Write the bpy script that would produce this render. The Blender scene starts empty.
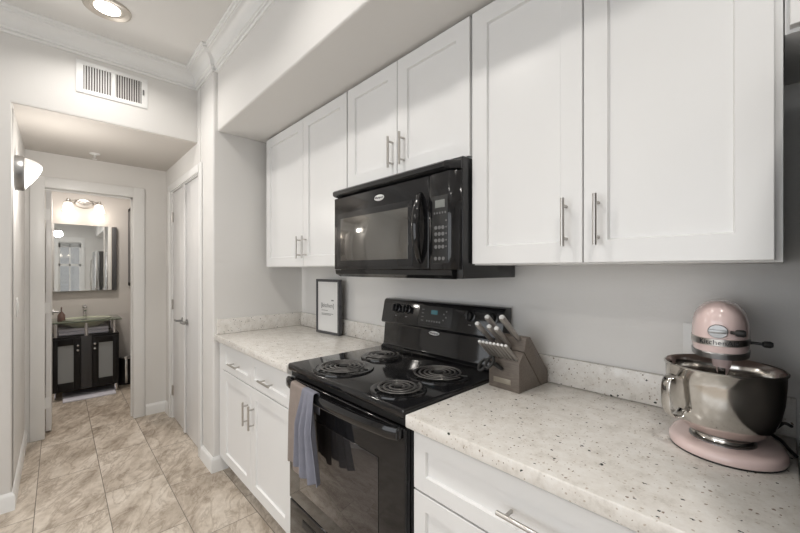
import bpy, bmesh, math, random
from mathutils import Vector, Matrix
random.seed(7)
PI = math.pi
S = bpy.context.scene
C = S.collection

# ------------------------------------------------------------------ camera, world, lights, exposure
cam_d = bpy.data.cameras.new('camera'); cam = bpy.data.objects.new('camera', cam_d); C.objects.link(cam)
YAW = 0.7584
cam.location = (0, 0, 1.347)
cam.rotation_euler = (PI/2, 0, PI/2 - YAW)
cam_d.sensor_width = 36.0; cam_d.lens = 360.5/800*36.0
cam_d.shift_y = 2.9/800; cam_d.clip_start = 0.02
S.camera = cam
S.view_settings.view_transform = 'Standard'; S.view_settings.look = 'None'
S.view_settings.gamma = 1.0; S.view_settings.use_curve_mapping = False
S.view_settings.exposure = 0.0
W = bpy.data.worlds.new('daylight'); S.world = W; W.use_nodes = True
W.node_tree.nodes['Background'].inputs[0].default_value = (0.93, 0.965, 1.0, 1)
W.node_tree.nodes['Background'].inputs[1].default_value = 1.5

def area(name, loc, rot, sx, sy, power, col=(1, 1, 1), shape='RECTANGLE', spread=PI):
    l = bpy.data.lights.new(name, 'AREA'); l.shape = shape; l.size = sx
    if shape in ('RECTANGLE', 'ELLIPSE'): l.size_y = sy
    l.energy = power; l.color = col; l.spread = spread
    o = bpy.data.objects.new(name, l); C.objects.link(o); o.location = loc; o.rotation_euler = rot
    return o
# daylight coming through the living-side window and the far kitchen window
area('daylight_wide_window', (-0.55, -2.55, 1.35), (PI/2, 0, 0), 3.3, 2.0, 30, (0.95, 0.972, 1.0)).visible_camera = True
CAN_W = 7.3; CAN_COL = (1.0, 0.955, 0.90)

# ------------------------------------------------------------------ materials
def mat(name, col, rough=0.5, metal=0.0, bump=0.0, bscale=200.0, spec=0.5, emit=None, es=1.0, coat=0.0, var=0.0, vscale=3.0):
    m = bpy.data.materials.new(name); m.use_nodes = True
    n = m.node_tree.nodes; L = m.node_tree.links; b = n['Principled BSDF']
    b.inputs['Base Color'].default_value = (*col, 1); b.inputs['Roughness'].default_value = rough
    b.inputs['Metallic'].default_value = metal; b.inputs['Specular IOR Level'].default_value = spec
    b.inputs['Coat Weight'].default_value = coat
    tc = n.new('ShaderNodeTexCoord')
    if bump:
        t = n.new('ShaderNodeTexNoise'); t.inputs['Scale'].default_value = bscale; t.inputs['Detail'].default_value = 3
        L.new(tc.outputs['Object'], t.inputs['Vector'])
        bp = n.new('ShaderNodeBump'); bp.inputs['Strength'].default_value = bump; bp.inputs['Distance'].default_value = 0.002
        L.new(t.outputs['Fac'], bp.inputs['Height']); L.new(bp.outputs['Normal'], b.inputs['Normal'])
    if var:
        t2 = n.new('ShaderNodeTexNoise'); t2.inputs['Scale'].default_value = vscale; t2.inputs['Detail'].default_value = 4
        L.new(tc.outputs['Object'], t2.inputs['Vector'])
        mx = n.new('ShaderNodeMixRGB'); mx.blend_type = 'MIX'
        mx.inputs[1].default_value = (*[c*(1-var) for c in col], 1); mx.inputs[2].default_value = (*[min(1, c*(1+var)) for c in col], 1)
        L.new(t2.outputs['Fac'], mx.inputs[0]); L.new(mx.outputs[0], b.inputs['Base Color'])
    if emit:
        b.inputs['Emission Color'].default_value = (*emit, 1); b.inputs['Emission Strength'].default_value = es
    return m

def ramp(n, stops):
    r = n.new('ShaderNodeValToRGB'); e = r.color_ramp.elements
    while len(e) < len(stops): e.new(0.5)
    for k, (p, c) in enumerate(stops): e[k].position = p; e[k].color = (*c, 1)
    return r

def tile_mat():
    m = bpy.data.materials.new('stone_tile'); m.use_nodes = True
    n = m.node_tree.nodes; L = m.node_tree.links; b = n['Principled BSDF']
    tc = n.new('ShaderNodeTexCoord')
    mp = n.new('ShaderNodeMapping'); mp.inputs['Location'].default_value = (2.61+6.1, -0.2035+0.2995*20, 0)
    L.new(tc.outputs['Object'], mp.inputs['Vector'])
    br = n.new('ShaderNodeTexBrick'); br.offset = 0.3; br.offset_frequency = 2; br.squash = 1
    br.inputs['Scale'].default_value = 1.0; br.inputs['Mortar Size'].default_value = 0.0019; br.inputs['Mortar Smooth'].default_value = 0.2
    br.inputs['Brick Width'].default_value = 0.61; br.inputs['Row Height'].default_value = 0.2995
    br.inputs['Color1'].default_value = (0, 0, 0, 1); br.inputs['Color2'].default_value = (1, 1, 1, 1); br.inputs['Mortar'].default_value = (0.5, 0.5, 0.5, 1)
    L.new(mp.outputs[0], br.inputs['Vector'])
    # per-tile offset so veins break at the joints
    rot = n.new('ShaderNodeMapping'); rot0 = n.new('ShaderNodeMapping'); rot0.inputs['Rotation'].default_value = (0, 0, math.radians(24)); L.new(tc.outputs['Object'], rot0.inputs['Vector'])
    rot.inputs['Scale'].default_value = (1.7, 4.6, 1)
    L.new(rot0.outputs[0], rot.inputs['Vector'])
    sep = n.new('ShaderNodeSeparateColor'); L.new(br.outputs['Color'], sep.inputs[0])
    mul = n.new('ShaderNodeMath'); mul.operation = 'MULTIPLY'; mul.inputs[1].default_value = 9.0; L.new(sep.outputs[0], mul.inputs[0])
    def noise(scale, detail, dist, rough=0.6, src=rot):
        t = n.new('ShaderNodeTexNoise'); t.noise_dimensions = '4D'
        t.inputs['Scale'].default_value = scale; t.inputs['Detail'].default_value = detail
        t.inputs['Distortion'].default_value = dist; t.inputs['Roughness'].default_value = rough
        L.new(src.outputs[0], t.inputs['Vector']); L.new(mul.outputs[0], t.inputs['W']); return t
    a = noise(1.5, 10, 0.5, 0.70)
    r1 = ramp(n, [(0.30, (0.25, 0.20, 0.155)), (0.43, (0.445, 0.38, 0.31)), (0.53, (0.60, 0.53, 0.45)), (0.68, (0.74, 0.68, 0.60))]); L.new(a.outputs['Fac'], r1.inputs[0])
    v = noise(1.7, 7, 0.9, 0.62)
    r2 = ramp(n, [(0.46, (1, 1, 1)), (0.50, (0.50, 0.45, 0.40)), (0.53, (1, 1, 1))]); L.new(v.outputs['Fac'], r2.inputs[0])
    mx = n.new('ShaderNodeMixRGB'); mx.blend_type = 'MULTIPLY'; mx.inputs[0].default_value = 0.55
    fine = noise(14, 6, 0.3, 0.7, rot0)
    r3 = ramp(n, [(0.30, (0.78, 0.76, 0.74)), (0.55, (1, 1, 1))]); L.new(fine.outputs['Fac'], r3.inputs[0])
    mf = n.new('ShaderNodeMixRGB'); mf.blend_type = 'MULTIPLY'; mf.inputs[0].default_value = 0.8
    L.new(r1.outputs[0], mf.inputs[1]); L.new(r3.outputs[0], mf.inputs[2])
    L.new(mf.outputs[0], mx.inputs[1]); L.new(r2.outputs[0], mx.inputs[2])
    g = n.new('ShaderNodeMixRGB'); g.inputs[2].default_value = (0.14, 0.12, 0.10, 1)
    L.new(br.outputs['Fac'], g.inputs[0]); L.new(mx.outputs[0], g.inputs[1]); L.new(g.outputs[0], b.inputs['Base Color'])
    b.inputs['Roughness'].default_value = 0.42
    bp = n.new('ShaderNodeBump'); bp.inputs['Strength'].default_value = 0.35; bp.inputs['Distance'].default_value = 0.002; bp.invert = True
    L.new(br.outputs['Fac'], bp.inputs['Height']); L.new(bp.outputs['Normal'], b.inputs['Normal'])
    return m

def quartz_mat():
    m = bpy.data.materials.new('speckled_quartz'); m.use_nodes = True
    n = m.node_tree.nodes; L = m.node_tree.links; b = n['Principled BSDF']
    tc = n.new('ShaderNodeTexCoord')
    t = n.new('ShaderNodeTexNoise'); t.inputs['Scale'].default_value = 22; t.inputs['Detail'].default_value = 8; t.inputs['Roughness'].default_value = 0.75
    L.new(tc.outputs['Object'], t.inputs['Vector'])
    r = ramp(n, [(0.33, (0.60, 0.57, 0.525)), (0.46, (0.73, 0.70, 0.655)), (0.62, (0.80, 0.78, 0.745))]); L.new(t.outputs['Fac'], r.inputs[0])
    cur = r.outputs[0]
    def specks(scale, r0, r1, thr, col, cur, stretch):
        wob = n.new('ShaderNodeTexNoise'); wob.inputs['Scale'].default_value = scale*2.2
        L.new(tc.outputs['Object'], wob.inputs['Vector'])
        wm = n.new('ShaderNodeVectorMath'); wm.operation = 'MULTIPLY_ADD'; k = 0.55/scale
        wm.inputs[1].default_value = (k, k, k); L.new(wob.outputs['Color'], wm.inputs[0]); L.new(tc.outputs['Object'], wm.inputs[2])
        mp = n.new('ShaderNodeMapping'); mp.inputs['Scale'].default_value = stretch; L.new(wm.outputs[0], mp.inputs['Vector'])
        vo = n.new('ShaderNodeTexVoronoi'); vo.inputs['Scale'].default_value = scale; L.new(mp.outputs[0], vo.inputs['Vector'])
        sp = n.new('ShaderNodeSeparateColor'); L.new(vo.outputs['Color'], sp.inputs[0])
        # size varies per cell; only some cells carry a fleck
        mr = n.new('ShaderNodeMapRange'); mr.inputs[1].default_value = thr; mr.inputs[2].default_value = 1.0
        mr.inputs[3].default_value = r0; mr.inputs[4].default_value = r1; L.new(sp.outputs[0], mr.inputs[0])
        gt = n.new('ShaderNodeMath'); gt.operation = 'GREATER_THAN'; gt.inputs[1].default_value = thr; L.new(sp.outputs[0], gt.inputs[0])
        lt = n.new('ShaderNodeMath'); lt.operation = 'LESS_THAN'; L.new(vo.outputs['Distance'], lt.inputs[0]); L.new(mr.outputs[0], lt.inputs[1])
        mu = n.new('ShaderNodeMath'); mu.operation = 'MULTIPLY'; L.new(gt.outputs[0], mu.inputs[0]); L.new(lt.outputs[0], mu.inputs[1])
        mx = n.new('ShaderNodeMixRGB'); mx.inputs[2].default_value = (*col, 1); L.new(mu.outputs[0], mx.inputs[0]); L.new(cur, mx.inputs[1])
        return mx.outputs[0]
    cur = specks(110, 0.12, 0.32, 0.64, (0.52, 0.46, 0.395), cur, (1, 1.3, 1))
    cur = specks(80, 0.10, 0.27, 0.78, (0.26, 0.205, 0.16), cur, (1.3, 1, 1))
    cur = specks(48, 0.07, 0.22, 0.70, (0.04, 0.045, 0.04), cur, (1, 1.35, 1.2))
    L.new(cur, b.inputs['Base Color']); b.inputs['Roughness'].default_value = 0.22
    return m

def brushed(name, col, rough, stretch):
    m = mat(name, col, rough, 1.0)
    n = m.node_tree.nodes; L = m.node_tree.links; b = n['Principled BSDF']
    tc = n.new('ShaderNodeTexCoord'); mp = n.new('ShaderNodeMapping'); mp.inputs['Scale'].default_value = stretch
    L.new(tc.outputs['Object'], mp.inputs['Vector'])
    t = n.new('ShaderNodeTexNoise'); t.inputs['Scale'].default_value = 60; L.new(mp.outputs[0], t.inputs['Vector'])
    mr = n.new('ShaderNodeMapRange'); mr.inputs[3].default_value = rough*0.7; mr.inputs[4].default_value = rough*1.4
    L.new(t.outputs['Fac'], mr.inputs[0]); L.new(mr.outputs[0], b.inputs['Roughness'])
    return m

def wood_block_mat():
    m = mat('grey_wood', (0.12, 0.10, 0.085), 0.5)
    n = m.node_tree.nodes; L = m.node_tree.links; b = n['Principled BSDF']
    tc = n.new('ShaderNodeTexCoord'); mp = n.new('ShaderNodeMapping'); mp.inputs['Scale'].default_value = (6, 40, 40); mp.inputs['Rotation'].default_value = (math.radians(45), 0, 0)
    L.new(tc.outputs['Object'], mp.inputs['Vector'])
    t = n.new('ShaderNodeTexNoise'); t.inputs['Scale'].default_value = 6; t.inputs['Detail'].default_value = 5; L.new(mp.outputs[0], t.inputs['Vector'])
    r = ramp(n, [(0.3, (0.105, 0.085, 0.07)), (0.7, (0.165, 0.14, 0.118))]); L.new(t.outputs['Fac'], r.inputs[0]); L.new(r.outputs[0], b.inputs['Base Color'])
    return m

def pane_mat(name, tint=(1, 1, 1), gloss=0.08):
    m = bpy.data.materials.new(name); m.use_nodes = True
    n = m.node_tree.nodes; L = m.node_tree.links; n.clear()
    o = n.new('ShaderNodeOutputMaterial'); t = n.new('ShaderNodeBsdfTransparent'); t.inputs[0].default_value = (*tint, 1)
    g = n.new('ShaderNodeBsdfGlossy'); g.inputs['Roughness'].default_value = 0.03
    x = n.new('ShaderNodeMixShader'); x.inputs[0].default_value = gloss
    L.new(t.outputs[0], x.inputs[1]); L.new(g.outputs[0], x.inputs[2]); L.new(x.outputs[0], o.inputs[0])
    return m

M = dict(
    wall=mat('wall_paint', (0.735, 0.723, 0.703), 0.6, bump=0.25, bscale=160),
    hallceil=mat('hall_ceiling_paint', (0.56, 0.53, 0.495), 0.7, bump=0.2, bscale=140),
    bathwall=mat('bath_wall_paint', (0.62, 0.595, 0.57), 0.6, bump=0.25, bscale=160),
    ceil=mat('ceiling_paint', (0.74, 0.73, 0.71), 0.7, bump=0.2, bscale=140),
    trim=mat('trim_paint', (0.80, 0.80, 0.79), 0.35),
    door=mat('door_paint', (0.74, 0.735, 0.73), 0.28),
    cab=mat('cabinet_lacquer', (0.78, 0.78, 0.775), 0.32),
    cabin=mat('cabinet_side', (0.80, 0.80, 0.79), 0.4),
    tile=tile_mat(), quartz=quartz_mat(),
    black=mat('black_enamel', (0.010, 0.010, 0.011), 0.08),
    blackplastic=mat('black_plastic', (0.016, 0.016, 0.017), 0.22),
    blackmatte=mat('black_matte', (0.012, 0.012, 0.012), 0.5),
    dark=mat('dark_void', (0.02, 0.02, 0.02), 0.8),
    ovenglass=mat('oven_glass', (0.10, 0.094, 0.094), 0.05, metal=0.7),
    mwglass=mat('microwave_window', (0.20, 0.195, 0.185), 0.07, metal=0.75),
    coil=mat('coil_iron', (0.15, 0.145, 0.14), 0.33, metal=0.6),
    nickel=mat('brushed_nickel', (0.52, 0.50, 0.475), 0.30, 1.0),
    steel=brushed('stainless_steel', (0.62, 0.60, 0.57), 0.14, (4, 4, 60)),
    chrome=mat('chrome', (0.75, 0.75, 0.76), 0.08, 1.0),
    satin=mat('satin_metal', (0.33, 0.33, 0.33), 0.35, 1.0),
    fridge=mat('fridge_side', (0.045, 0.043, 0.041), 0.42, metal=0.3, bump=0.2, bscale=400),
    fridgefront=brushed('fridge_steel', (0.60, 0.60, 0.60), 0.22, (1, 60, 60)),
    pink=mat('pink_enamel', (0.76, 0.60, 0.575), 0.16, coat=0.4),
    white=mat('white_plastic', (0.80, 0.80, 0.79), 0.35),
    badge=mat('badge_silver', (0.78, 0.78, 0.78), 0.3, 0.4),
    ink=mat('dark_ink', (0.05, 0.05, 0.055), 0.6),
    greyink=mat('grey_print', (0.15, 0.15, 0.15), 0.5),
    lcd=mat('lcd_display', (0.20, 0.21, 0.20), 0.2),
    cyan=mat('lit_display', (0.02, 0.05, 0.06), 0.2, emit=(0.15, 0.55, 0.65), es=0.12),
    paper=mat('print_paper', (0.74, 0.74, 0.73), 0.5),
    frame=mat('charcoal_frame', (0.075, 0.075, 0.08), 0.45),
    block=wood_block_mat(),
    handle=mat('knife_handle', (0.33, 0.31, 0.29), 0.35, metal=0.6),
    tan=mat('label_brass', (0.30, 0.27, 0.22), 0.4, 0.4),
    taupe=mat('taupe_terry', (0.27, 0.225, 0.20), 0.95, bump=0.7, bscale=500, var=0.12, vscale=40),
    bluegrey=mat('blue_grey_terry', (0.21, 0.215, 0.26), 0.95, bump=0.7, bscale=500, var=0.12, vscale=40),
    espresso=mat('espresso_wood', (0.008, 0.0075, 0.008), 0.35, spec=0.3),
    espresso_mid=mat('espresso_panel', (0.045, 0.045, 0.048), 0.35),
    frost=mat('frosted_glass', (0.30, 0.32, 0.33), 0.18),
    mirror=mat('mirror_silver', (0.86, 0.87, 0.86), 0.01, 1.0),
    glasstop=mat('green_glass', (0.13, 0.155, 0.12), 0.06, spec=0.8),
    basin=mat('glass_basin', (0.50, 0.53, 0.42), 0.08, spec=0.8),
    lavender=mat('lavender_terry', (0.72, 0.72, 0.80), 0.95, bump=0.6, bscale=400),
    lampglass=mat('lit_lamp_glass', (0.9, 0.88, 0.84), 0.4, emit=(1.0, 0.90, 0.78), es=1.3),
    sconceglass=mat('sconce_glass', (0.86, 0.85, 0.82), 0.3, emit=(1.0, 0.95, 0.88), es=0.15),
    lens=mat('can_lens', (0.95, 0.95, 0.92), 0.4, emit=(1.0, 0.94, 0.85), es=7.0),
    canring=mat('can_trim', (0.52, 0.48, 0.43), 0.35, 0.4),
    bronze=mat('bronze_glass', (0.16, 0.10, 0.085), 0.2),
    blind=mat('white_blind', (0.80, 0.80, 0.79), 0.5),
    picture=mat('dark_picture', (0.008, 0.007, 0.007), 0.7, spec=0.1),
    window=pane_mat('window_pane'),
)

# ------------------------------------------------------------------ mesh builder
class MB:
    def __init__(s, T=None): s.v = []; s.f = []; s.mi = []; s.T = T or Matrix()
    def add(s, vs, fs, mi=0):
        b = len(s.v); s.v += [tuple(s.T @ Vector(p)) for p in vs]
        s.f += [tuple(b+i for i in f) for f in fs]; s.mi += [mi]*len(fs)
    def bm(s, bm, mi=0):
        bm.verts.index_update(); s.add([v.co[:] for v in bm.verts], [[v.index for v in f.verts] for f in bm.faces], mi); bm.free()
    def box(s, x0, x1, y0, y1, z0, z1, bev=0.0, seg=2, mi=0):
        bm = bmesh.new(); bmesh.ops.create_cube(bm, size=1)
        for v in bm.verts: v.co = ((x0+x1)/2+v.co.x*abs(x1-x0), (y0+y1)/2+v.co.y*abs(y1-y0), (z0+z1)/2+v.co.z*abs(z1-z0))
        if bev: bmesh.ops.bevel(bm, geom=bm.edges[:], offset=bev, segments=seg, affect='EDGES', profile=0.5)
        s.bm(bm, mi); return s
    def cyl(s, p0, p1, r, r2=None, n=20, mi=0):
        return s.tube([p0, p1], [r, r if r2 is None else r2], n, mi=mi)
    def tube(s, pts, r, n=10, closed=False, mi=0, flat=1.0):
        P = [Vector(p) for p in pts]; m = len(P); R = r if isinstance(r, (list, tuple)) else [r]*m
        t0 = (P[1]-P[0]).normalized(); up = Vector((0, 0, 1)) if abs(t0.z) < 0.9 else Vector((1, 0, 0))
        u = t0.cross(up).normalized(); vs = []; fs = []
        for i in range(m):
            if closed: t = (P[(i+1) % m]-P[i-1]).normalized()
            else: t = (P[min(i+1, m-1)]-P[max(i-1, 0)]).normalized()
            u = (u - t*u.dot(t)).normalized(); w = t.cross(u)
            for k in range(n):
                a = 2*PI*k/n; vs.append(P[i]+(u*math.cos(a)+w*math.sin(a)*flat)*R[i])
        for i in range(m if closed else m-1):
            j = (i+1) % m
            for k in range(n): fs.append((i*n+k, i*n+(k+1) % n, j*n+(k+1) % n, j*n+k))
        if not closed: fs += [tuple(range(n-1, -1, -1)), tuple((m-1)*n+k for k in range(n))]
        s.add(vs, fs, mi); return s
    def lathe(s, prof, o=(0, 0, 0), n=40, axis='z', mi=0, sx=1.0, sy=1.0):
        vs = []; fs = []; m = len(prof)
        for (r, h) in prof:
            for k in range(n):
                a = 2*PI*k/n; x, y = r*math.cos(a)*sx, r*math.sin(a)*sy
                p = {'z': (x, y, h), 'y': (x, h, y), 'x': (h, x, y)}[axis]
                vs.append((o[0]+p[0], o[1]+p[1], o[2]+p[2]))
        for i in range(m-1):
            for k in range(n): fs.append((i*n+k, i*n+(k+1) % n, (i+1)*n+(k+1) % n, (i+1)*n+k))
        fs += [tuple(range(n-1, -1, -1)), tuple((m-1)*n+k for k in range(n))]
        s.add(vs, fs, mi); return s
    def prism(s, poly, h0, h1, axis='z', bev=0.0, seg=2, mi=0):
        def P(a, b, h): return {'z': (a, b, h), 'x': (h, a, b), 'y': (a, h, b)}[axis]
        bm = bmesh.new(); A = [bm.verts.new(P(a, b, h0)) for a, b in poly]; B = [bm.verts.new(P(a, b, h1)) for a, b in poly]
        n = len(poly); bm.faces.new(A); bm.faces.new(B)
        for i in range(n): bm.faces.new((A[i], A[(i+1) % n], B[(i+1) % n], B[i]))
        bmesh.ops.recalc_face_normals(bm, faces=bm.faces[:])
        if bev: bmesh.ops.bevel(bm, geom=[e for e in bm.edges if e.calc_face_angle(0) > 0.5], offset=bev, segments=seg, affect='EDGES', profile=0.5)
        s.bm(bm, mi); return s
    def loft(s, rings, cap=True, mi=0):
        n = len(rings[0]); vs = [p for r in rings for p in r]; fs = []
        for i in range(len(rings)-1):
            for k in range(n): fs.append((i*n+k, i*n+(k+1) % n, (i+1)*n+(k+1) % n, (i+1)*n+k))
        if cap: fs += [tuple(range(n-1, -1, -1)), tuple((len(rings)-1)*n+k for k in range(n))]
        s.add(vs, fs, mi); return s
    def grid(s, rows, mi=0):
        n = len(rows[0]); vs = [p for r in rows for p in r]
        fs = [(i*n+k, i*n+k+1, (i+1)*n+k+1, (i+1)*n+k) for i in range(len(rows)-1) for k in range(n-1)]
        s.add(vs, fs, mi); return s
    def shaker(s, x0, x1, z0, z1, y=0.0, th=0.02, rail=0.06, dep=0.009, slope=0.004):
        """a slab facing -y with a sunken centre panel and a stepped back"""
        e = 0.0015
        def q(a, y): return [(x0+a, y, z0+a), (x1-a, y, z0+a), (x1-a, y, z1-a), (x0+a, y, z1-a)]
        R = [q(0, y+th), q(0, y+e), q(e, y), q(rail, y), q(rail+slope, y+dep)]
        vs = [p for r in R for p in r]; fs = [(3, 2, 1, 0)]
        for i in range(len(R)-1):
            for k in range(4): fs.append((i*4+k, i*4+(k+1) % 4, (i+1)*4+(k+1) % 4, (i+1)*4+k))
        t = (len(R)-1)*4; fs.append((t, t+1, t+2, t+3)); s.add(vs, fs); return s
    def pull(s, a, b, out=(0, -1, 0), so=0.03, r=0.0055, inset=0.022):
        A, B, O = Vector(a), Vector(b), Vector(out); d = (B-A).normalized()
        s.cyl(A+O*so, B+O*so, r, n=14)
        for p in (A+d*inset, B-d*inset): s.cyl(p-O*0.0, p+O*so, r*0.8, n=10)
        return s
    def build(s, name, m, parent=None, smooth=None, world=False):
        me = bpy.data.meshes.new(name)
        off = Vector((0, 0, 0))
        if parent is not None and world:
            p = parent
            while p is not None: off += p.location; p = p.parent
        me.from_pydata([tuple(Vector(v)-off) for v in s.v], [], s.f)
        for x in (m if isinstance(m, list) else [m]): me.materials.append(x)
        for i, p in enumerate(me.polygons): p.material_index = s.mi[i]
        bm = bmesh.new(); bm.from_mesh(me); bmesh.ops.recalc_face_normals(bm, faces=bm.faces[:]); bm.to_mesh(me); bm.free()
        me.polygons.foreach_set('use_smooth', [True]*len(me.polygons))
        me.set_sharp_from_angle(angle=math.radians(smooth if smooth else 35))
        o = bpy.data.objects.new(name, me); C.objects.link(o); o.parent = parent
        return o

def thing(name, label, cat, loc=(0, 0, 0), rotz=0.0, group=None):
    o = bpy.data.objects.new(name, None); C.objects.link(o); o.empty_display_size = 0.05
    o.location = loc; o.rotation_euler = (0, 0, rotz); o['label'] = label; o['category'] = cat
    if group: o['group'] = group
    return o
def tag(o, label, cat, group=None):
    o['label'] = label; o['category'] = cat
    if group: o['group'] = group
    return o
def struct(name, mb, m, parent=None, smooth=None):
    o = mb.build(name, m, parent, smooth, world=True)
    if parent is None: o['kind'] = 'structure'
    return o
def text_mb(txt, size, ext=0.0006, align='CENTER'):
    cu = bpy.data.curves.new('lettering', 'FONT'); cu.body = txt; cu.size = size; cu.extrude = ext; cu.align_x = align; cu.align_y = 'CENTER'; cu.resolution_u = 3
    o = bpy.data.objects.new('lettering', cu); C.objects.link(o)
    me = bpy.data.meshes.new_from_object(o.evaluated_get(bpy.context.evaluated_depsgraph_get()))
    vs = [v.co[:] for v in me.vertices]; fs = [list(p.vertices) for p in me.polygons]
    bpy.data.objects.remove(o); bpy.data.curves.remove(cu); bpy.data.meshes.remove(me)
    return vs, fs

# ------------------------------------------------------------------ setting
YW = 1.39; YB = 1.37; XS = -2.59; XH = -2.96; XE = -4.03; YL = -0.19; YR = 0.745
ZC = 2.78; ZH = 2.28; XB = -5.50; YBL = -0.95; YBR = 0.65; XR = 2.62; YO = -2.40
struct('floor', MB().box(XB-0.1, XR+0.1, YO-0.1, YW+0.1, -0.08, 0), M['tile'])
struct('ceiling', MB().box(XH-0.1, XR+0.1, YO-0.1, YW+0.1, ZC, ZC+0.1), M['ceil'])
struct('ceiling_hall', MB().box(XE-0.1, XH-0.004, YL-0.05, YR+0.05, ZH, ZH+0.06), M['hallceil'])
struct('ceiling_bathroom', MB().box(XB-0.1, XE-0.1, YBL-0.1, YBR+0.1, 2.42, 2.52), M['ceil'])
struct('wall_kitchen', MB().box(XS, XR+0.1, YW, YW+0.12, 0, ZC), M['wall'])
struct('wall_soffit', MB().box(XS, XR, 0.77, YW, 2.268, ZC, 0.012, 3), M['wall'])
struct('wall_side', MB().box(-2.885, XS, YR, YW+0.12, 0, ZC, 0.014, 3), M['wall'])
struct('wall_closet', MB().box(XE, -3.815, YR, YR+0.12, 0, ZH+0.05).box(-3.815, -2.885, YR, YR+0.12, 2.06, ZC), M['wall'])
struct('wall_header', MB().prism([(YO, 0), (YL, 0), (YL, ZH+0.003), (YR+0.03, ZH+0.003), (YR+0.03, ZC), (YO, ZC)], XH-0.10, XH, 'x', 0.010, 3), M['wall'])
struct('wall_left', MB().box(XE, XH-0.05, YL-0.10, YL, 0, ZH+0.05), M['wall'])
struct('wall_end', MB().box(XE-0.10, XE, YL-0.1, -0.10, 0, ZH+0.05).box(XE-0.10, XE, 0.512, YR+0.12, 0, ZH+0.05).box(XE-0.10, XE, -0.10, 0.512, 2.02, ZH+0.05), M['wall'])
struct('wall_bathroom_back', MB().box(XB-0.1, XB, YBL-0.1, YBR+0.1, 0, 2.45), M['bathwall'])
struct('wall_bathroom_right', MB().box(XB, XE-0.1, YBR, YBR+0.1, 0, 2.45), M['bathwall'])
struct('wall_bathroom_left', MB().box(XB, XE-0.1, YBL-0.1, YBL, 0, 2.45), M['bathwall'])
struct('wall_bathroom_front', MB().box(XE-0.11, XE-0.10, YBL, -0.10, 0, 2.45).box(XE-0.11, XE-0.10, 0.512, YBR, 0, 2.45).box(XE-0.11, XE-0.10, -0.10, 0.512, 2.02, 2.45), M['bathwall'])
# opposite wall with the wide window, far wall with the blind-covered window
def wall_open_y(y0, y1, x0, x1, wx0, wx1, wz0, wz1):
    return MB().box(x0, wx0, y0, y1, 0, ZC).box(wx1, x1, y0, y1, 0, ZC).box(wx0, wx1, y0, y1, 0, wz0).box(wx0, wx1, y0, y1, wz1, ZC)
struct('wall_opposite', wall_open_y(YO-0.12, YO, XH-0.1, XR+0.1, -2.2, 1.1, 0.35, 2.35), M['wall'])
mb = MB().box(XR, XR+0.12, YO, 0.0, 0, ZC).box(XR, XR+0.12, 0.46, YW, 0, ZC).box(XR, XR+0.12, 0.0, 0.46, 0, 0.62).box(XR, XR+0.12, 0.0, 0.46, 2.10, ZC)
struct('wall_far', mb, M['wall'])
w1 = struct('window_1', MB().box(-2.2, 1.1, YO-0.09, YO-0.04, 0.35, 0.40).box(-2.2, 1.1, YO-0.09, YO-0.04, 2.30, 2.35).box(-2.2, -2.15, YO-0.09, YO-0.04, 0.35, 2.35).box(1.05, 1.1, YO-0.09, YO-0.04, 0.35, 2.35).box(-0.58, -0.52, YO-0.09, YO-0.04, 0.40, 2.30), M['trim'])
MB().box(-2.15, 1.05, YO-0.066, YO-0.062, 0.40, 2.30).build('pane', M['window'], w1)
mb = MB().box(XR-0.02, XR+0.01, -0.08, 0.0, 0.54, 2.24).box(XR-0.02, XR+0.01, 0.46, 0.54, 0.54, 2.24).box(XR-0.02, XR+0.01, 0.0, 0.46, 2.10, 2.24).box(XR-0.05, XR+0.01, -0.10, 0.56, 0.54, 0.62)
mb.box(XR+0.04, XR+0.08, 0.0, 0.46, 1.44, 1.50).box(XR+0.04, XR+0.08, 0.0, 0.035, 0.62, 2.10).box(XR+0.04, XR+0.08, 0.425, 0.46, 0.62, 2.10).box(XR+0.04, XR+0.08, 0.215, 0.245, 0.62, 2.10).box(XR+0.04, XR+0.08, 0.0, 0.46, 1.96, 2.10).box(XR+0.04, XR+0.08, 0.0, 0.46, 0.62, 0.68)
w2 = struct('window_2', mb, M['trim'])
MB().box(XR+0.085, XR+0.09, 0.0, 0.46, 0.62, 2.10).build('pane', M['window'], w2)
mb = MB()
for k in range(5): mb.box(XR+0.008, XR+0.034, 0.01, 0.45, 1.985+0.02*k, 1.988+0.02*k)
mb.box(XR+0.004, XR+0.036, 0.005, 0.455, 2.075, 2.098); mb.build('blind', M['blind'], w2)
struct('window_backdrop', MB().box(5.2, 5.4, -3.0, 3.5, -0.5, 5.0), mat('backdrop_grey', (0.34, 0.33, 0.32), 0.8, bump=0.4, bscale=30))  # added backdrop that blocks bright sky so the far window panes read grey
# crown moulding swept along the walls
def sweep(path, prof):
    n = len(path); rings = []
    for i, p in enumerate(path):
        p = Vector(p)
        d0 = (p-Vector(path[i-1])).normalized() if i else None
        d1 = (Vector(path[i+1])-p).normalized() if i < n-1 else None
        n0 = Vector((d0.y, -d0.x)) if d0 else None; n1 = Vector((d1.y, -d1.x)) if d1 else None
        if n0 is None: m = n1
        elif n1 is None: m = n0
        else: m = (n0+n1); m = m/(m.dot(n0))
        rings.append([(p.x+m.x*o, p.y+m.y*o, z) for o, z in prof])
    mb = MB(); mb.loft(rings); return mb
crown = [(0, ZC-0.118), (0.008, ZC-0.118), (0.012, ZC-0.114), (0.012, ZC-0.107), (0.007, ZC-0.104), (0.007, ZC-0.100), (0.016, ZC-0.097), (0.018, ZC-0.090)]
for k in range(9):
    a = k/8*PI/2; crown.append((0.024+0.050*(1-math.cos(a)), ZC-0.088+0.060*math.sin(a)))
crown += [(0.075, ZC-0.024), (0.082, ZC-0.024), (0.084, ZC-0.014), (0.092, ZC-0.012), (0.095, ZC-0.006), (0.095, ZC), (0, ZC)]
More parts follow.
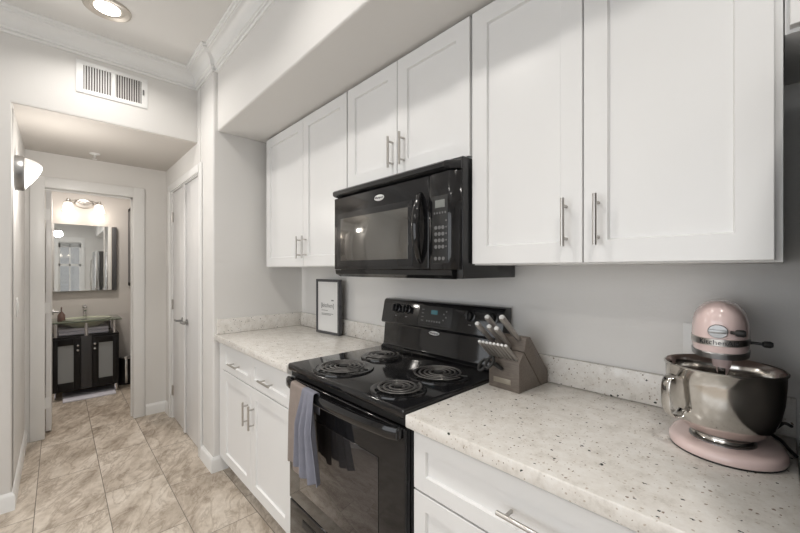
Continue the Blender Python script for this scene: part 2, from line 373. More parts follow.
struct('trim_1', sweep([(XH, YO), (XH, YR), (XS, YR), (XS, 0.77), (XR, 0.77)], crown), M['trim'], smooth=22)
bb = [(0, 0), (0.014, 0), (0.014, 0.078), (0.011, 0.088), (0.006, 0.094), (0.004, 0.10), (0, 0.10)]
struct('baseboard_left', sweep([(XE+0.0, YL), (XH, YL), (XH, YO)][::-1], bb), M['trim'])
struct('baseboard_end', sweep([(XE, 0.585), (XE, YR), (-3.89, YR)], bb), M['trim'])
struct('baseboard_side', sweep([(-2.825, YR), (XS, YR), (XS, 0.838)], bb), M['trim'])
# casings
def casing_x(x, y0, y1, z, w=0.085, t=0.018):   # around an opening in a wall facing +x
    return MB().box(x, x+t, y0-w, y0, 0, z+w, 0.005).box(x, x+t, y1, y1+w, 0, z+w, 0.005).box(x, x+t, y0-0.002, y1+0.002, z, z+w, 0.005)
mb = casing_x(XE, -0.078, 0.49, 2.0)
mb.box(XE-0.115, XE, -0.10, -0.080, 0, 2.02).box(XE-0.115, XE, 0.492, 0.512, 0, 2.02).box(XE-0.115, XE, -0.09, 0.50, 2.0, 2.02)
mb.box(XE-0.075, XE-0.062, 0.480, 0.492, 0, 2.0).box(XE-0.075, XE-0.062, -0.08, 0.492, 1.988, 2.0)
struct('trim_2', mb, M['trim'])
struct('trim_3', MB().box(-2.885, -2.825, YR-0.016, YR, 0, 2.11, 0.005).box(-3.885, -3.815, YR-0.016, YR, 0, 2.11, 0.005).box(-3.83, -2.87, YR-0.016, YR, 2.05, 2.11, 0.005).box(-2.90, -2.885, YR, YR+0.12, 0, 2.06).box(-3.815, -3.80, YR, YR+0.12, 0, 2.06).box(-3.80, -2.90, YR, YR+0.12, 2.045, 2.06), M['trim'])
def lever(o, p, out, along, mtl=None):
    p, O, A = Vector(p), Vector(out), Vector(along); mb = MB()
    mb.cyl(p, p+O*0.008, 0.026, n=24).cyl(p+O*0.006, p+O*0.045, 0.009)
    mb.tube([p+O*0.045-A*0.006, p+O*0.047+A*0.03, p+O*0.045+A*0.07, p+O*0.040+A*0.10], [0.009, 0.0085, 0.007, 0.006])
    return mb.build('handle', mtl or M['satin'], o, world=True)
def hinges(o, x, y, zs, ax, mt='nickel'):
    for z in zs: MB().cyl((x, y, z-0.045), (x, y, z+0.045), 0.006, n=10).box(*ax, z-0.043, z+0.043).build('hinge', M[mt], o, world=True)
d1 = struct('door_1', MB().box(-3.798, -3.372, YR+0.012, YR+0.047, 0.012, 2.042, 0.003).box(-3.385, -3.335, YR-0.001, YR+0.012, 0.012, 2.042, 0.003), M['door'])
d2 = struct('door_2', MB().box(-3.369, -2.902, YR+0.012, YR+0.047, 0.012, 2.042, 0.003), M['door'])
lever(d1, (-3.44, YR+0.012, 0.92), (0, -1, 0), (-1, 0, 0)); lever(d2, (-3.30, YR+0.012, 0.92), (0, -1, 0), (1, 0, 0))
hinges(d2, -2.899, YR+0.006, (0.25, 1.03, 1.82), (-2.925, -2.901, YR+0.009, YR+0.013))
hinges(d1, -3.801, YR+0.006, (0.25, 1.03, 1.82), (-3.799, -3.775, YR+0.009, YR+0.013))
d3 = struct('door_3', MB().box(-4.72, -4.150, -0.0765, -0.0415, 0.015, 1.995, 0.002), M['door'])
lever(d3, (-4.66, -0.0415, 0.95), (0, 1, 0), (1, 0, 0)); lever(d3, (-4.66, -0.0765, 0.95), (0, -1, 0), (1, 0, 0))
hinges(d3, -4.142, -0.078, (0.25, 1.03, 1.80), (-4.150, -4.149, -0.0745, -0.05), 'trim')

# ------------------------------------------------------------------ ceiling and wall fittings
can0 = thing('recessed_light', 'round recessed ceiling light in a tan ring beside the crown moulding', 'ceiling light', (-2.54, 0.195, ZC))
MB().lathe([(0.076, 0.0), (0.078, -0.004), (0.098, -0.010), (0.106, -0.006), (0.108, 0.0)], n=48).build('trim_ring', M['canring'], can0)
MB().lathe([(0.0, -0.0008), (0.058, -0.0008), (0.058, -0.0045), (0.0, -0.0050)], n=40).build('lens', M['lens'], can0)
MB().lathe([(0.0, -0.0004), (0.0785, -0.0004), (0.0785, -0.0016), (0.0, -0.0017)], n=40).build('reflector', M['canring'], can0)
area('recessed_lamp', (-2.54, 0.195, ZC-0.014), (0, 0, 0), 0.15, 0.15, CAN_W*0.82, CAN_COL, 'DISK', 2.5)
for (x, y) in ((-1.15, 0.17), (0.25, 0.17), (1.65, 0.17), (-1.15, -1.35), (0.25, -1.35)):
    area('recessed_lamp', (x, y, ZC-0.014), (0, 0, 0), 0.15, 0.15, CAN_W, CAN_COL, 'DISK', 2.5)

v = thing('air_vent', 'white rectangular air vent grille on the wall above the hallway opening', 'vent', (XH, 0.2585, 2.535))
T = Matrix.Rotation(PI/2, 4, 'Z')     # local -y becomes +x (into the room)
hw, hh = 0.181, 0.100
MB(T).box(-hw, hw, -0.006, 0, -hh, -hh+0.026, 0.002).box(-hw, hw, -0.006, 0, hh-0.026, hh, 0.002).box(-hw, -hw+0.034, -0.0055, 0, -hh+0.0255, hh-0.0255).box(hw-0.034, hw, -0.0055, 0, -hh+0.0255, hh-0.0255).box(-0.008, 0.008, -0.0055, 0, -hh+0.0255, hh-0.0255).build('frame', M['white'], v)
MB(T).box(-hw+0.03, hw-0.03, -0.0012, -0.0004, -hh+0.02, hh-0.02).build('backing', mat('vent_shadow', (0.10, 0.085, 0.085), 0.8), v)
mb = MB(T)
for side in (-1, 1):
    for k in range(11):
        xx = side*(0.014 + k*0.0128)
        mb.prism([(xx-0.0008, -0.0012), (xx+0.0008, -0.0012), (xx+0.0008-side*0.0045, -0.0058), (xx-0.0008-side*0.0045, -0.0058)], -hh+0.024, hh-0.024)
mb.build('louvers', M['white'], v)
MB(T).box(hw-0.028, hw-0.020, -0.014, -0.005, -0.015, 0.02, 0.002).build('lever', M['greyink'], v)

s = thing('wall_sconce', 'half bowl frosted glass wall sconce with grey metal band on hallway wall', 'wall lamp', (-3.17, YL, 1.93))
def bowl_ring(z, k):   # half ellipse hugging the wall, bulging to +y
    return None
pl = [(0.085*math.sin(a), 0.0, 0.105*math.cos(a)) for a in [2*PI*i/32 for i in range(32)]]
MB().loft([[(x, 0.0, z) for x, _, z in pl], [(x*1.0, 0.032, z) for x, _, z in pl], [(x*0.93, 0.042, z*0.95) for x, _, z in pl]]).build('backplate', M['satin'], s)
rings = []
for i in range(11):
    q = i/10; k = (1-q*0.97)**0.62
    rings.append([(x*0.90*k, 0.040+0.076*q, z*0.92*k+0.045*q) for x, _, z in pl])
MB().loft(rings).build('glass_shade', M['sconceglass'], s, smooth=60)

pt = bpy.data.lights.new('sconce_bulb', 'POINT'); pt.energy = 7.0; pt.color = (1.0, 0.95, 0.89); pt.shadow_soft_size = 0.05
po = bpy.data.objects.new('sconce_bulb', pt); C.objects.link(po); po.location = (-3.17, YL+0.19, 1.90)

s = thing('sprinkler_head', 'small white fire sprinkler on the hallway ceiling', 'sprinkler', (-3.80, 0.212, ZH))
MB().lathe([(0.034, 0), (0.034, -0.004), (0.020, -0.010), (0.0, -0.011)], n=24).build('escutcheon', M['white'], s)
MB().cyl((0, 0, -0.010), (0, 0, -0.030), 0.008).tube([(-0.008, 0, -0.026), (-0.012, 0, -0.036), (0, 0, -0.044), (0.012, 0, -0.036), (0.008, 0, -0.026)], 0.002, 6).lathe([(0.0, -0.044), (0.016, -0.044), (0.016, -0.046), (0, -0.046)], n=20).build('spray_head', M['badge'], s)

s = thing('light_switch', 'white light switch plate on the hallway left wall under the sconce', 'light switch', (-3.29, YL, 1.11))
MB().box(-0.036, 0.036, 0, 0.006, -0.058, 0.058, 0.002).build('plate', M['white'], s)
MB().box(-0.016, 0.016, 0.006, 0.010, -0.032, 0.032, 0.0015).build('rocker', M['trim'], s)

s = thing('wall_outlet', 'white electrical outlet plate on the wall behind the pink mixer', 'outlet', (-0.168, YW, 1.125))
MB().box(-0.037, 0.037, -0.006, 0, -0.060, 0.060, 0.002).build('plate', M['white'], s)
for z in (-0.020, 0.020): MB().box(-0.017, 0.017, -0.009, -0.006, z-0.014, z+0.014, 0.003).build('socket', M['trim'], s)

# ------------------------------------------------------------------ cabinets
YU = 1.067
def upper(name_label, x0, x1, z0, z1, split, handles, hz, crown_strip=False):
    t = thing('wall_cabinet', name_label, 'cabinet', ((x0+x1)/2, YW, z0), group=None)
    MB().box(x0, x1, YU+0.021, YW-0.001, z0, z1, 0.001).build('body', M['cabin'], t, world=True)
    for (a, b, hx) in ((x0+0.003+handles[2], split-0.0018, handles[0]), (split+0.0018, x1-0.003-handles[3], handles[1])):
        d = MB().shaker(a, b, z0+0.004, z1-0.004, YU, 0.020).build('door', M['cab'], t, world=True)
        MB().pull((hx, YU, hz[0]), (hx, YU, hz[1])).build('handle', M['nickel'], d, world=True)
    return t
upper('white shaker two-door wall cabinet left of the microwave against the side wall', -2.53, -1.520, 1.362, 2.258, -1.974, (-2.005, -1.935, 0.028, 0.0), (1.412, 1.546))
upper('short white shaker wall cabinet directly above the black microwave', -1.516, -0.762, 1.750, 2.258, -1.145, (-1.172, -1.100, 0.0, 0.0), (1.789, 1.925))
upper('large white shaker two-door wall cabinet above the knife block and pink mixer', -0.757, 0.004, 1.362, 2.258, -0.381, (-0.426, -0.341, 0.0, 0.009), (1.413, 1.550))
t = thing('wall_cabinet', 'white wall cabinet over the fridge at the right edge', 'cabinet', (0.45, YW, 1.84))
MB().box(0.006, 0.95, YU+0.021, YW-0.001, 1.83, 2.258, 0.001).build('body', M['cabin'], t, world=True)
MB().shaker(0.013, 0.476, 1.838, 2.254, YU, 0.02).build('door', M['cab'], t, world=True)
MB().shaker(0.480, 0.947, 1.838, 2.254, YU, 0.02).build('door', M['cab'], t, world=True)

YD = 0.775
t = thing('base_cabinet', 'white shaker base cabinet with two drawers and two doors left of the stove', 'cabinet', (-2.06, YD+0.3, 0))
MB().box(-2.50, -1.542, YD+0.021, YW-0.001, 0.105, 0.874).box(-2.575, -2.501, YD+0.006, YD+0.03, 0.105, 0.874).box(-2.575, -1.542, YD+0.075, YD+0.095, 0, 0.105).build('body', M['cab'], t, world=True)
for (a, b, hx) in ((-2.492, -2.022, -2.245), (-2.018, -1.545, -1.79)):
    d = MB().shaker(a, b, 0.700, 0.862, YD, 0.02, rail=0.045).build('drawer', M['cab'], t, world=True)
    MB().pull((hx-0.068, YD, 0.770), (hx+0.068, YD, 0.770)).build('handle', M['nickel'], d, world=True)
for (a, b, hx) in ((-2.492, -2.022, -2.062), (-2.018, -1.545, -1.978)):
    d = MB().shaker(a, b, 0.112, 0.694, YD, 0.02).build('door', M['cab'], t, world=True)
    MB().pull((hx, YD, 0.475), (hx, YD, 0.605)).build('handle', M['nickel'], d, world=True)
t = thing('base_cabinet', 'white shaker drawer base cabinet right of the stove under the mixer', 'cabinet', (-0.38, YD+0.3, 0))
MB().box(-0.766, 0.02, YD+0.021, YW-0.001, 0.105, 0.874).box(-0.766, 0.02, YD+0.075, YD+0.095, 0, 0.105).build('body', M['cab'], t, world=True)
for (z0, z1) in ((0.693, 0.862), (0.405, 0.687), (0.112, 0.399)):
    d = MB().shaker(-0.758, 0.012, z0, z1, YD, 0.02, rail=0.047).build('drawer', M['cab'], t, world=True)
    MB().pull((-0.458, YD, (z0+z1)/2), (-0.300, YD, (z0+z1)/2)).build('handle', M['nickel'], d, world=True)

t = thing('countertop', 'speckled white quartz worktop with backsplash left of the stove', 'worktop', (-2.06, 1.07, 0.876))
MB().box(-2.589, -1.5395, 0.750, YW-0.001, 0.876, 0.914, 0.004).build('slab', M['quartz'], t, world=True)
MB().box(-2.589, -1.5395, YB, YW-0.001, 0.9145, 1.014, 0.002).box(-2.589, -2.570, 0.765, YB-0.0005, 0.9145, 1.014, 0.002).build('backsplash', M['quartz'], t, world=True)
t = thing('countertop', 'speckled quartz worktop with backsplash right of the stove under the mixer', 'worktop', (-0.37, 1.07, 0.876))
MB().box(-0.770, 0.028, 0.750, YW-0.001, 0.876, 0.914, 0.004).build('slab', M['quartz'], t, world=True)
MB().box(-0.770, 0.028, YB, YW-0.001, 0.9145, 1.014, 0.002).build('backsplash', M['quartz'], t, world=True)

# ------------------------------------------------------------------ stove
X0, X1 = -1.528, -0.776
t = thing('electric_stove', 'black freestanding electric coil stove between the two quartz worktops', 'stove', ((X0+X1)/2, 1.05, 0))
MB().box(X0, X1, 0.785, 1.365, 0.02, 0.893, 0.003).box(X0+0.04, X1-0.04, 0.80, 1.34, 0, 0.02).build('body', M['blackplastic'], t, world=True)
MB().box(X0, X1, 0.750, 1.345, 0.894, 0.926, 0.009, 4).build('cooktop', M['black'], t, world=True)
bg = [(1.380, 0.924), (1.300, 0.924), (1.306, 0.931), (1.318, 0.938), (1.322, 0.960), (1.330, 1.046), (1.330, 1.054), (1.310, 1.056), (1.304, 1.063), (1.326, 1.170), (1.332, 1.182), (1.343, 1.187), (1.380, 1.187)]
con = MB().prism(bg, X0, X1, 'x', 0.003).build('backguard', M['black'], t, world=True)
def fy(z): return 1.304+(z-1.063)*(0.022/0.107)
tilt = math.atan(0.022/0.107)
for x in (-1.415, -1.338, -0.940, -0.828):
    TT = Matrix.Translation((x, fy(1.140), 1.140)) @ Matrix.Rotation(-tilt, 4, 'X')
    k = MB(TT).lathe([(0.0255, 0), (0.0255, -0.004), (0.020, -0.006), (0.0185, -0.022), (0.015, -0.025), (0, -0.025)], axis='y', n=28).box(-0.004, 0.004, -0.034, -0.012, -0.0185, 0.0185, 0.002).build('control_knob', M['blackplastic'], t, world=True)
    MB(TT).box(-0.007, 0.007, -0.0012, 0.0004, -0.041, -0.037).build('dial_mark', M['greyink'], k, world=True)
TT = Matrix.Translation((-1.145, fy(1.123), 1.123)) @ Matrix.Rotation(-tilt, 4, 'X')
mb = MB(TT).box(-0.105, 0.105, -0.002, 0.002, -0.046, 0.046, 0.001)
dp = mb.build('control_display', M['blackmatte'], t, world=True)
MB(TT).box(-0.024, 0.016, -0.003, -0.001, 0.006, 0.026).build('lcd', M['cyan'], dp, world=True)
for k in range(6): MB(TT).box(-0.050+k*0.016, -0.041+k*0.016, -0.003, -0.001, -0.032, -0.024).build('button', M['greyink'], dp, world=True)
for k in range(4):
    MB(TT).box(-0.085, -0.070, -0.003, -0.001, -0.03+0.018*k, -0.026+0.018*k).build('button', M['greyink'], dp, world=True)
    MB(TT).box(0.052+0.014*(k % 2), 0.060+0.014*(k % 2), -0.003, -0.001, -0.02+0.014*k, -0.013+0.014*k).build('button', M['greyink'], dp, world=True)
def badge(parent, x, y, z, w, h, size):
    TT = Matrix.Translation((x, y, z))
    b = MB(TT).lathe([(1.0, 0.0), (1.0, -0.0025), (0.9, -0.0035), (0, -0.0035)], axis='y', n=36, sx=w/2, sy=h/2)
    # lathe 'y' maps sx to x and sy to z
    b = b.build('badge', M['badge'], parent, world=True)
    vs, fs = text_mb('Whirlpool', size)
    TT2 = Matrix.Translation((x, y-0.0040, z)) @ Matrix.Rotation(PI/2, 4, 'X')
    m = MB(TT2); m.add(vs, fs); m.build('lettering', M['ink'], b, world=True)
badge(t, -1.160, 1.3285, 1.036, 0.066, 0.020, 0.013)
# burners
for (x, y, r) in ((-1.275, 0.880, 0.100), (-1.320, 1.130, 0.078), (-0.935, 1.098, 0.100), (-0.918, 0.862, 0.078)):
    b = MB().lathe([(r*0.35, 0.9262), (r*0.75, 0.9268), (r*1.02, 0.930), (r*1.20, 0.9335), (r*1.27, 0.9320), (r*1.29, 0.9262)], (x, y, 0), n=48).build('drip_bowl', M['black'], t, world=True)
    turns = 4.0 if r > 0.09 else 3.2; N = int(turns*32); pts = []
    for i in range(N+1):
        a = 2*PI*turns*i/N; rr = r*0.24+(r*0.80)*i/N; pts.append((x+rr*math.cos(a), y+rr*math.sin(a), 0.9395))
    MB().tube(pts, 0.0040, 8, flat=0.6).build('coil', M['coil'], b, world=True)
    mb = MB()
    for k in range(3):
        a = 2*PI*k/3+0.4; mb.tube([(x+0.02*math.cos(a), y+0.02*math.sin(a), 0.935), (x+r*1.15*math.cos(a), y+r*1.15*math.sin(a), 0.935)], 0.0032, 6)
    mb.lathe([(0, 0.934), (r*0.2, 0.934), (r*0.2, 0.942), (0, 0.943)], (x, y, 0), n=20); mb.build('coil_support', M['blackmatte'], b, world=True)
# vent strip, door, drawer
MB().box(X0+0.005, X1-0.005, 0.768, 0.786, 0.868, 0.890).build('vent_strip', M['blackmatte'], t, world=True)
dr = MB().box(X0+0.002, X1-0.002, 0.757, 0.783, 0.322, 0.864, 0.006, 3).build('oven_door', M['black'], t, world=True)
MB().box(-1.425, -0.900, 0.7545, 0.7575, 0.395, 0.735, 0.001).build('oven_window', M['ovenglass'], dr, world=True)
pts = []
for i in range(25):
    u = i/24; x = -1.505+u*0.715; pts.append((x, 0.742-0.034*math.sin(PI*u)**0.55, 0.852))
HB = MB()
sec = [(0.010, 0.017), (0.004, 0.021), (-0.006, 0.020), (-0.011, 0.012), (-0.012, -0.010), (-0.006, -0.018), (0.006, -0.018), (0.010, -0.012)]
HB.loft([[(p[0], p[1]+a, p[2]+b) for a, b in sec] for p in pts]).box(-1.509, -1.475, 0.738, 0.7575, 0.834, 0.870, 0.004).box(-0.820, -0.786, 0.738, 0.7575, 0.834, 0.870, 0.004)
HB.build('oven_handle', M['black'], dr, smooth=50, world=True)
dw = MB().box(X0+0.002, X1-0.002, 0.759, 0.783, 0.105, 0.316, 0.006, 3).build('storage_drawer', M['black'], t, world=True)
MB().box(X0+0.12, X1-0.12, 0.756, 0.7595, 0.245, 0.275, 0.001).build('grip', M['blackmatte'], dw, world=True)

# towel over the oven handle
def cloth(x0, x1, zf, zb, amp, waves, ph, mid=0.0, spread=0.0, nx=44):
    prof = []
    hy0 = 0.684; ztop = 0.8705
    rows = []
    path = [('b', z) for z in [zb+(0.868-zb)*i/7 for i in range(8)]] + [('t', a) for a in range(1, 6)] + [('f', z) for z in [0.868-(0.868-zf)*i/22 for i in range(23)]]
    for kind, q in path:
        row = []
        for i in range(nx):
            u = i/(nx-1); x = x0+(x1-x0)*u
            uu = min(max((x+1.505)/0.715, 0), 1); hy = 0.742-0.034*math.sin(PI*uu)**0.55
            if kind == 'f':
                k = min(1, (0.868-q)/0.12); kk = (0.868-q)/(0.868-zf)
                y = hy-0.0165-amp*k*(0.5+0.5*math.sin(waves*2*PI*u+ph))-0.006*kk; xx = x+spread*kk*(u-0.5)+mid*kk
                z = q + (0.012*math.sin(5*u+ph))*kk
            elif kind == 't':
                a = PI*q/6; y = hy-0.001+math.cos(a)*0.0150; z = 0.8735+math.sin(a)*0.006; xx = x
            else:
                y = hy+0.0145; z = q; xx = x
                if y > 0.7535: y = 0.7535
            row.append((xx, y, z))
        rows.append(row)
    return MB().grid(rows)
tw = thing('kitchen_towel', 'taupe and blue-grey kitchen towel hanging over the oven door handle', 'towel', (-1.38, 0.68, 0.87))
o = cloth(-1.412, -1.235, 0.545, 0.78, 0.010, 2.1, 0.4, mid=-0.026, spread=-0.055).build('taupe_panel', M['taupe'], tw, smooth=80, world=True)
so = o.modifiers.new('thick', 'SOLIDIFY'); so.thickness = 0.004; so.offset = 1; sb = o.modifiers.new('sub', 'SUBSURF'); sb.levels = 1; sb.render_levels = 1
o['label'] = 'taupe towel panel'
o = cloth(-1.285, -1.195, 0.570, 0.79, 0.030, 2.9, 2.2, mid=0.040, spread=0.095).build('blue_grey_panel', M['bluegrey'], tw, smooth=80, world=True)
o.location.y -= 0.0062; o.location.z += 0.006
so = o.modifiers.new('thick', 'SOLIDIFY'); so.thickness = 0.004; so.offset = 1; sb = o.modifiers.new('sub', 'SUBSURF'); sb.levels = 1; sb.render_levels = 1
o['label'] = 'blue-grey folded towel panel'

# ------------------------------------------------------------------ microwave
t = thing('microwave_oven', 'black over-the-range microwave hung below the short white cabinet', 'microwave', (-1.14, YW, 1.315))
F = 0.992
MB().box(-1.514, -0.764, F+0.035, YW-0.001, 1.314, 1.746, 0.003).build('body', M['blackplastic'], t, world=True)
MB().prism([(F+0.035, 1.312), (F+0.035, 1.345), (F+0.004, 1.345), (F+0.008, 1.326)], -1.518, -0.790, 'x').build('chin', M['black'], t, world=True)
LP = [(0.040, 1.696), (-0.004, 1.702), (-0.014, 1.708), (-0.014, 1.724), (-0.006, 1.731), (0.040, 1.744)]
MB().loft([[(-1.512, F+a, z) for a, z in LP], [(-0.812, F+a, z) for a, z in LP], [(-0.794, F+(a if a > 0 else a*0.3+0.004), z) for a, z in LP], [(-0.766, F+max(a, 0.028), z) for a, z in LP]]).build('top_vent', M['blackplastic'], t, smooth=25, world=True)
md = MB().box(-1.520, -0.893, F, F+0.036, 1.346, 1.695, 0.005, 3).build('door', M['black'], t, world=True)
bx = (-1.462, -1.000, 1.388, 1.590)
MB().box(bx[0]-0.03, bx[1]+0.025, F-0.0022, F+0.001, bx[2]-0.028, bx[3]+0.026, 0.001).build('window_surround', M['blackplastic'], md, world=True)
MB().box(bx[0], bx[1], F-0.0034, F, bx[2], bx[3], 0.001).build('window', M['mwglass'], md, world=True)
pts = [(-0.932+0.010*math.sin(PI*i/20), F-0.002-0.040*math.sin(PI*i/20)**0.7, 1.372+0.262*i/20) for i in range(21)]
MB().tube(pts, [0.008+0.009*math.sin(PI*i/20)**0.6 for i in range(21)], 12, flat=0.8).build('handle', M['black'], md, smooth=60, world=True)
badge(t, -1.175, F-0.0002, 1.652, 0.062, 0.026, 0.013)
cp = MB().prism([(-0.890, F), (-0.800, F), (-0.790, F+0.004), (-0.766, F+0.032), (-0.766, F+0.036), (-0.890, F+0.036)], 1.346, 1.695, 'z', 0.002).build('control_panel', M['black'], t, world=True)
MB().box(-0.874, -0.803, F-0.0015, F+0.001, 1.370, 1.612, 0.001).build('keypad', M['blackmatte'], cp, world=True)
MB().box(-0.860, -0.815, F-0.003, F, 1.568, 1.596, 0.001).build('display', M['lcd'], cp, world=True)
keys = []
for r in range(4):
    for c in range(3): keys.append((-0.857+c*0.0165, 1.428+r*0.023, 0.0068))
for c in range(3): keys.append((-0.858+c*0.018, 1.386, 0.0065))
for x, z, r_ in keys: MB().lathe([(r_, 0), (r_, -0.0012), (0, -0.0014)], (x, F-0.0014, z), axis='y', n=14).build('button', M['greyink'], cp, world=True)
for c in range(5): MB().box(-0.866+c*0.0125, -0.860+c*0.0125, F-0.0026, F-0.001, 1.546, 1.553).build('button', M['greyink'], cp, world=True)
for r in range(5): MB().box(-0.812, -0.806, F-0.0026, F-0.001, 1.426+r*0.023, 1.431+r*0.023).build('button', M['greyink'], cp, world=True)

# ------------------------------------------------------------------ knife block and knives
kb = thing('knife_block', 'grey-brown wooden knife block beside the stove on the right worktop', 'knife block', (-0.687, 1.165, 0.914), rotz=math.radians(-3.5))
poly = [(0.0, 0.0), (0.0, 0.106), (0.028, 0.130), (0.044, 0.188), (0.052, 0.192), (0.075, 0.192), (0.192, 0.042), (0.198, 0.030), (0.198, 0.0)]
MB().prism([(0.0, 0.0), (0.0, 0.106), (0.030, 0.140), (0.148, 0.0)], -0.063, 0.063, 'x', 0.002).prism([(0.0325, 0.1415), (0.046, 0.187), (0.052, 0.190), (0.072, 0.190), (0.193, 0.052), (0.198, 0.042), (0.198, 0.0), (0.1515, 0.0)], -0.063, 0.063, 'x', 0.002).build('block', M['block'], kb)
MB().box(-0.042, 0.030, -0.0015, 0.001, 0.022, 0.040, 0.0005).build('label_plate', M['tan'], kb)
dirv = Vector((0, -0.072, 0.064)).normalized()
def knife(x, y, z, L, r, lean, label, group=None):
    k = thing('knife' if r > 0.0060 else 'steak_knife', label, 'knife', (x, y, z), group=group)
    d = (dirv+Vector((lean, 0, 0))).normalized()
    p = Vector((0, 0, 0)); rings = []
    side = Vector((1, 0, 0)); side = (side-d*side.dot(d)).normalized(); up = d.cross(side)
    for (q, a, b) in ((0.006, 0.7, 0.75), (0.012, 0.80, 1.0), (L*0.4, 0.86, 1.10), (L*0.75, 0.9, 1.2), (L-0.006, 0.95, 1.30), (L, 0.75, 1.0)):
        rings.append([p+d*q+side*(r*a*math.cos(w))+up*(r*b*math.sin(w)) for w in [2*PI*i/14 for i in range(14)]])
    MB().loft(rings).build('handle', M['handle'], k, smooth=50)
    MB().cyl(p+d*(L-0.004), p+d*(L+0.0015), r*1.02, r*0.85, n=14).build('end_cap', M['badge'], k)
    MB().box(-0.0007, 0.0007, 0.001, 0.010, -0.012, 0.006).cyl(p-d*0.012, p+d*0.007, r*0.55, n=10).build('blade', M['chrome'], k)
    return k
ordn = ['leftmost', 'second from left', 'third from left', 'fourth from left', 'fourth from right', 'third from right', 'second from right', 'rightmost']
for i in range(8):
    knife(-0.687-0.053+i*0.0150, 1.165+0.007, 0.914+0.110, 0.097, 0.0056, -0.06, 'metal-handled steak knife, %s in the lower row of the knife block' % ordn[i], 'steak knives in the block')
knife(-0.728, 1.192, 0.914+0.142, 0.150, 0.0085, -0.10, 'metal-handled knife standing leftmost in the upper part of the block', 'large knives in the block')
knife(-0.709, 1.212, 0.914+0.172, 0.140, 0.0092, -0.08, 'tall metal-handled knife behind the middle pair of knives in the block', 'large knives in the block')
knife(-0.700, 1.195, 0.914+0.148, 0.128, 0.0085, -0.05, 'shorter metal-handled knife, left of the middle pair in the block', 'large knives in the block')
knife(-0.676, 1.195, 0.914+0.148, 0.122, 0.0088, -0.03, 'shorter metal-handled knife, right of the middle pair in the block', 'large knives in the block')
knife(-0.646, 1.206, 0.914+0.176, 0.142, 0.0098, -0.08, 'tallest metal-handled knife at the upper right of the block', 'large knives in the block')
sc = thing('kitchen_scissors', 'black-handled kitchen scissors stuck in the front of the knife block', 'scissors', (-0.712, 1.1630, 0.998))
for dx in (-0.016, 0.014):
    pts = [(dx+0.012*math.cos(a)-0.018, -0.030+0.018*math.sin(a)-0.012, 0.010+0.016*math.sin(a)+dx*0.5) for a in [2*PI*i/20 for i in range(20)]]
    MB().tube(pts, 0.0055, 8, closed=True).build('finger_loop', M['blackmatte'], sc)
MB().tube([(-0.024, -0.018, 0.014), (0.0, -0.008, 0.0), (0.022, -0.002, -0.012)], [0.005, 0.006, 0.006], 8).tube([(0.004, -0.020, 0.012), (0.014, -0.010, 0.0), (0.024, -0.0015, -0.010)], [0.005, 0.006, 0.005], 8).build('shank', M['blackmatte'], sc)

# ------------------------------------------------------------------ framed print
fr = thing('picture_frame', 'charcoal framed text print standing on the left worktop', 'picture frame', (-2.090, 1.318, 0.9145), rotz=math.radians(4))
w, h, b = 0.128, 0.366, 0.017
T = Matrix()
MB(T).box(-w, -w+b, -0.012, 0.014, 0, h, 0.001).box(w-b, w, -0.012, 0.014, 0, h, 0.001).box(-w+b, w-b, -0.012, 0.014, 0, b, 0.001).box(-w+b, w-b, -0.012, 0.014, h-b, h, 0.001).box(-w+0.004, w-0.004, 0.008, 0.012, 0.004, h-0.004).build('frame', M['frame'], fr)
pp = MB(T).box(-w+b, w-b, -0.006, -0.004, b, h-b).build('print', M['paper'], fr)
mb = MB(T)
vs, fs = text_mb('[kitchen]', 0.040, 0.0002)
mb.T = T @ Matrix.Translation((-0.004, -0.0066, 0.190)) @ Matrix.Rotation(PI/2, 4, 'X'); mb.add(vs, fs)
mb.T = T
for (x0, x1, z) in ((-0.070, 0.000, 0.155), (-0.070, 0.060, 0.134), (-0.070, 0.035, 0.126)): mb.box(x0, x1, -0.0068, -0.0062, z, z+0.0030)
mb.box(0.040, 0.064, -0.0068, -0.0062, 0.222, 0.230)
mb.build('lettering', M['greyink'], pp)
MB(T).prism([(-0.03, 0.0), (0.03, 0.0), (0.02, 0.22), (-0.02, 0.22)], 0.0145, 0.018, 'y').build('easel_back', M['frame'], fr)

# ------------------------------------------------------------------ stand mixer, bowl
def cr(P, n=6):
    out = []
    for i in range(len(P)-1):
        a, b, c, d = [Vector(P[max(0, min(len(P)-1, j))]) for j in (i-1, i, i+1, i+2)]
        for k in range(n):
            u = k/n; out.append(0.5*((2*b)+(c-a)*u+(2*a-5*b+4*c-d)*u*u+(3*b-a-3*c+d)*u**3))
    out.append(Vector(P[-1])); return out
MX, MY = -0.098, 1.165
mx = thing('stand_mixer', 'pink tilt-head stand mixer on the right worktop', 'mixer', (MX, MY, 0.914), rotz=math.radians(4))
out = []
for i in range(25):
    a = PI + PI*i/24; out.append((0.108*math.cos(a), 0.108*math.sin(a)))
out += [(0.104, 0.05), (0.088, 0.11), (0.074, 0.155)]
for i in range(1, 8): a = PI*i/8; out.append((0.070*math.cos(a), 0.160+0.020*math.sin(a)))
out += [(-0.074, 0.155), (-0.088, 0.11), (-0.104, 0.05)]
def inset(o, k): return [(x*k+0.005, (y-0.03)*k+0.03) for x, y in o]
lv = [(0.0045, 0.985), (0.008, 0.998), (0.015, 1.0), (0.021, 0.985), (0.0245, 0.94), (0.026, 0.86)]
MB().loft([[(x, y, z) for x, y in inset(out, k)] for z, k in lv]).build('base', M['pink'], mx, smooth=50)
MB().loft([[(x, y, z) for x, y in inset(out, 0.975)] for z in (0.0, 0.0046)]).build('foot_pad', M['blackmatte'], mx)
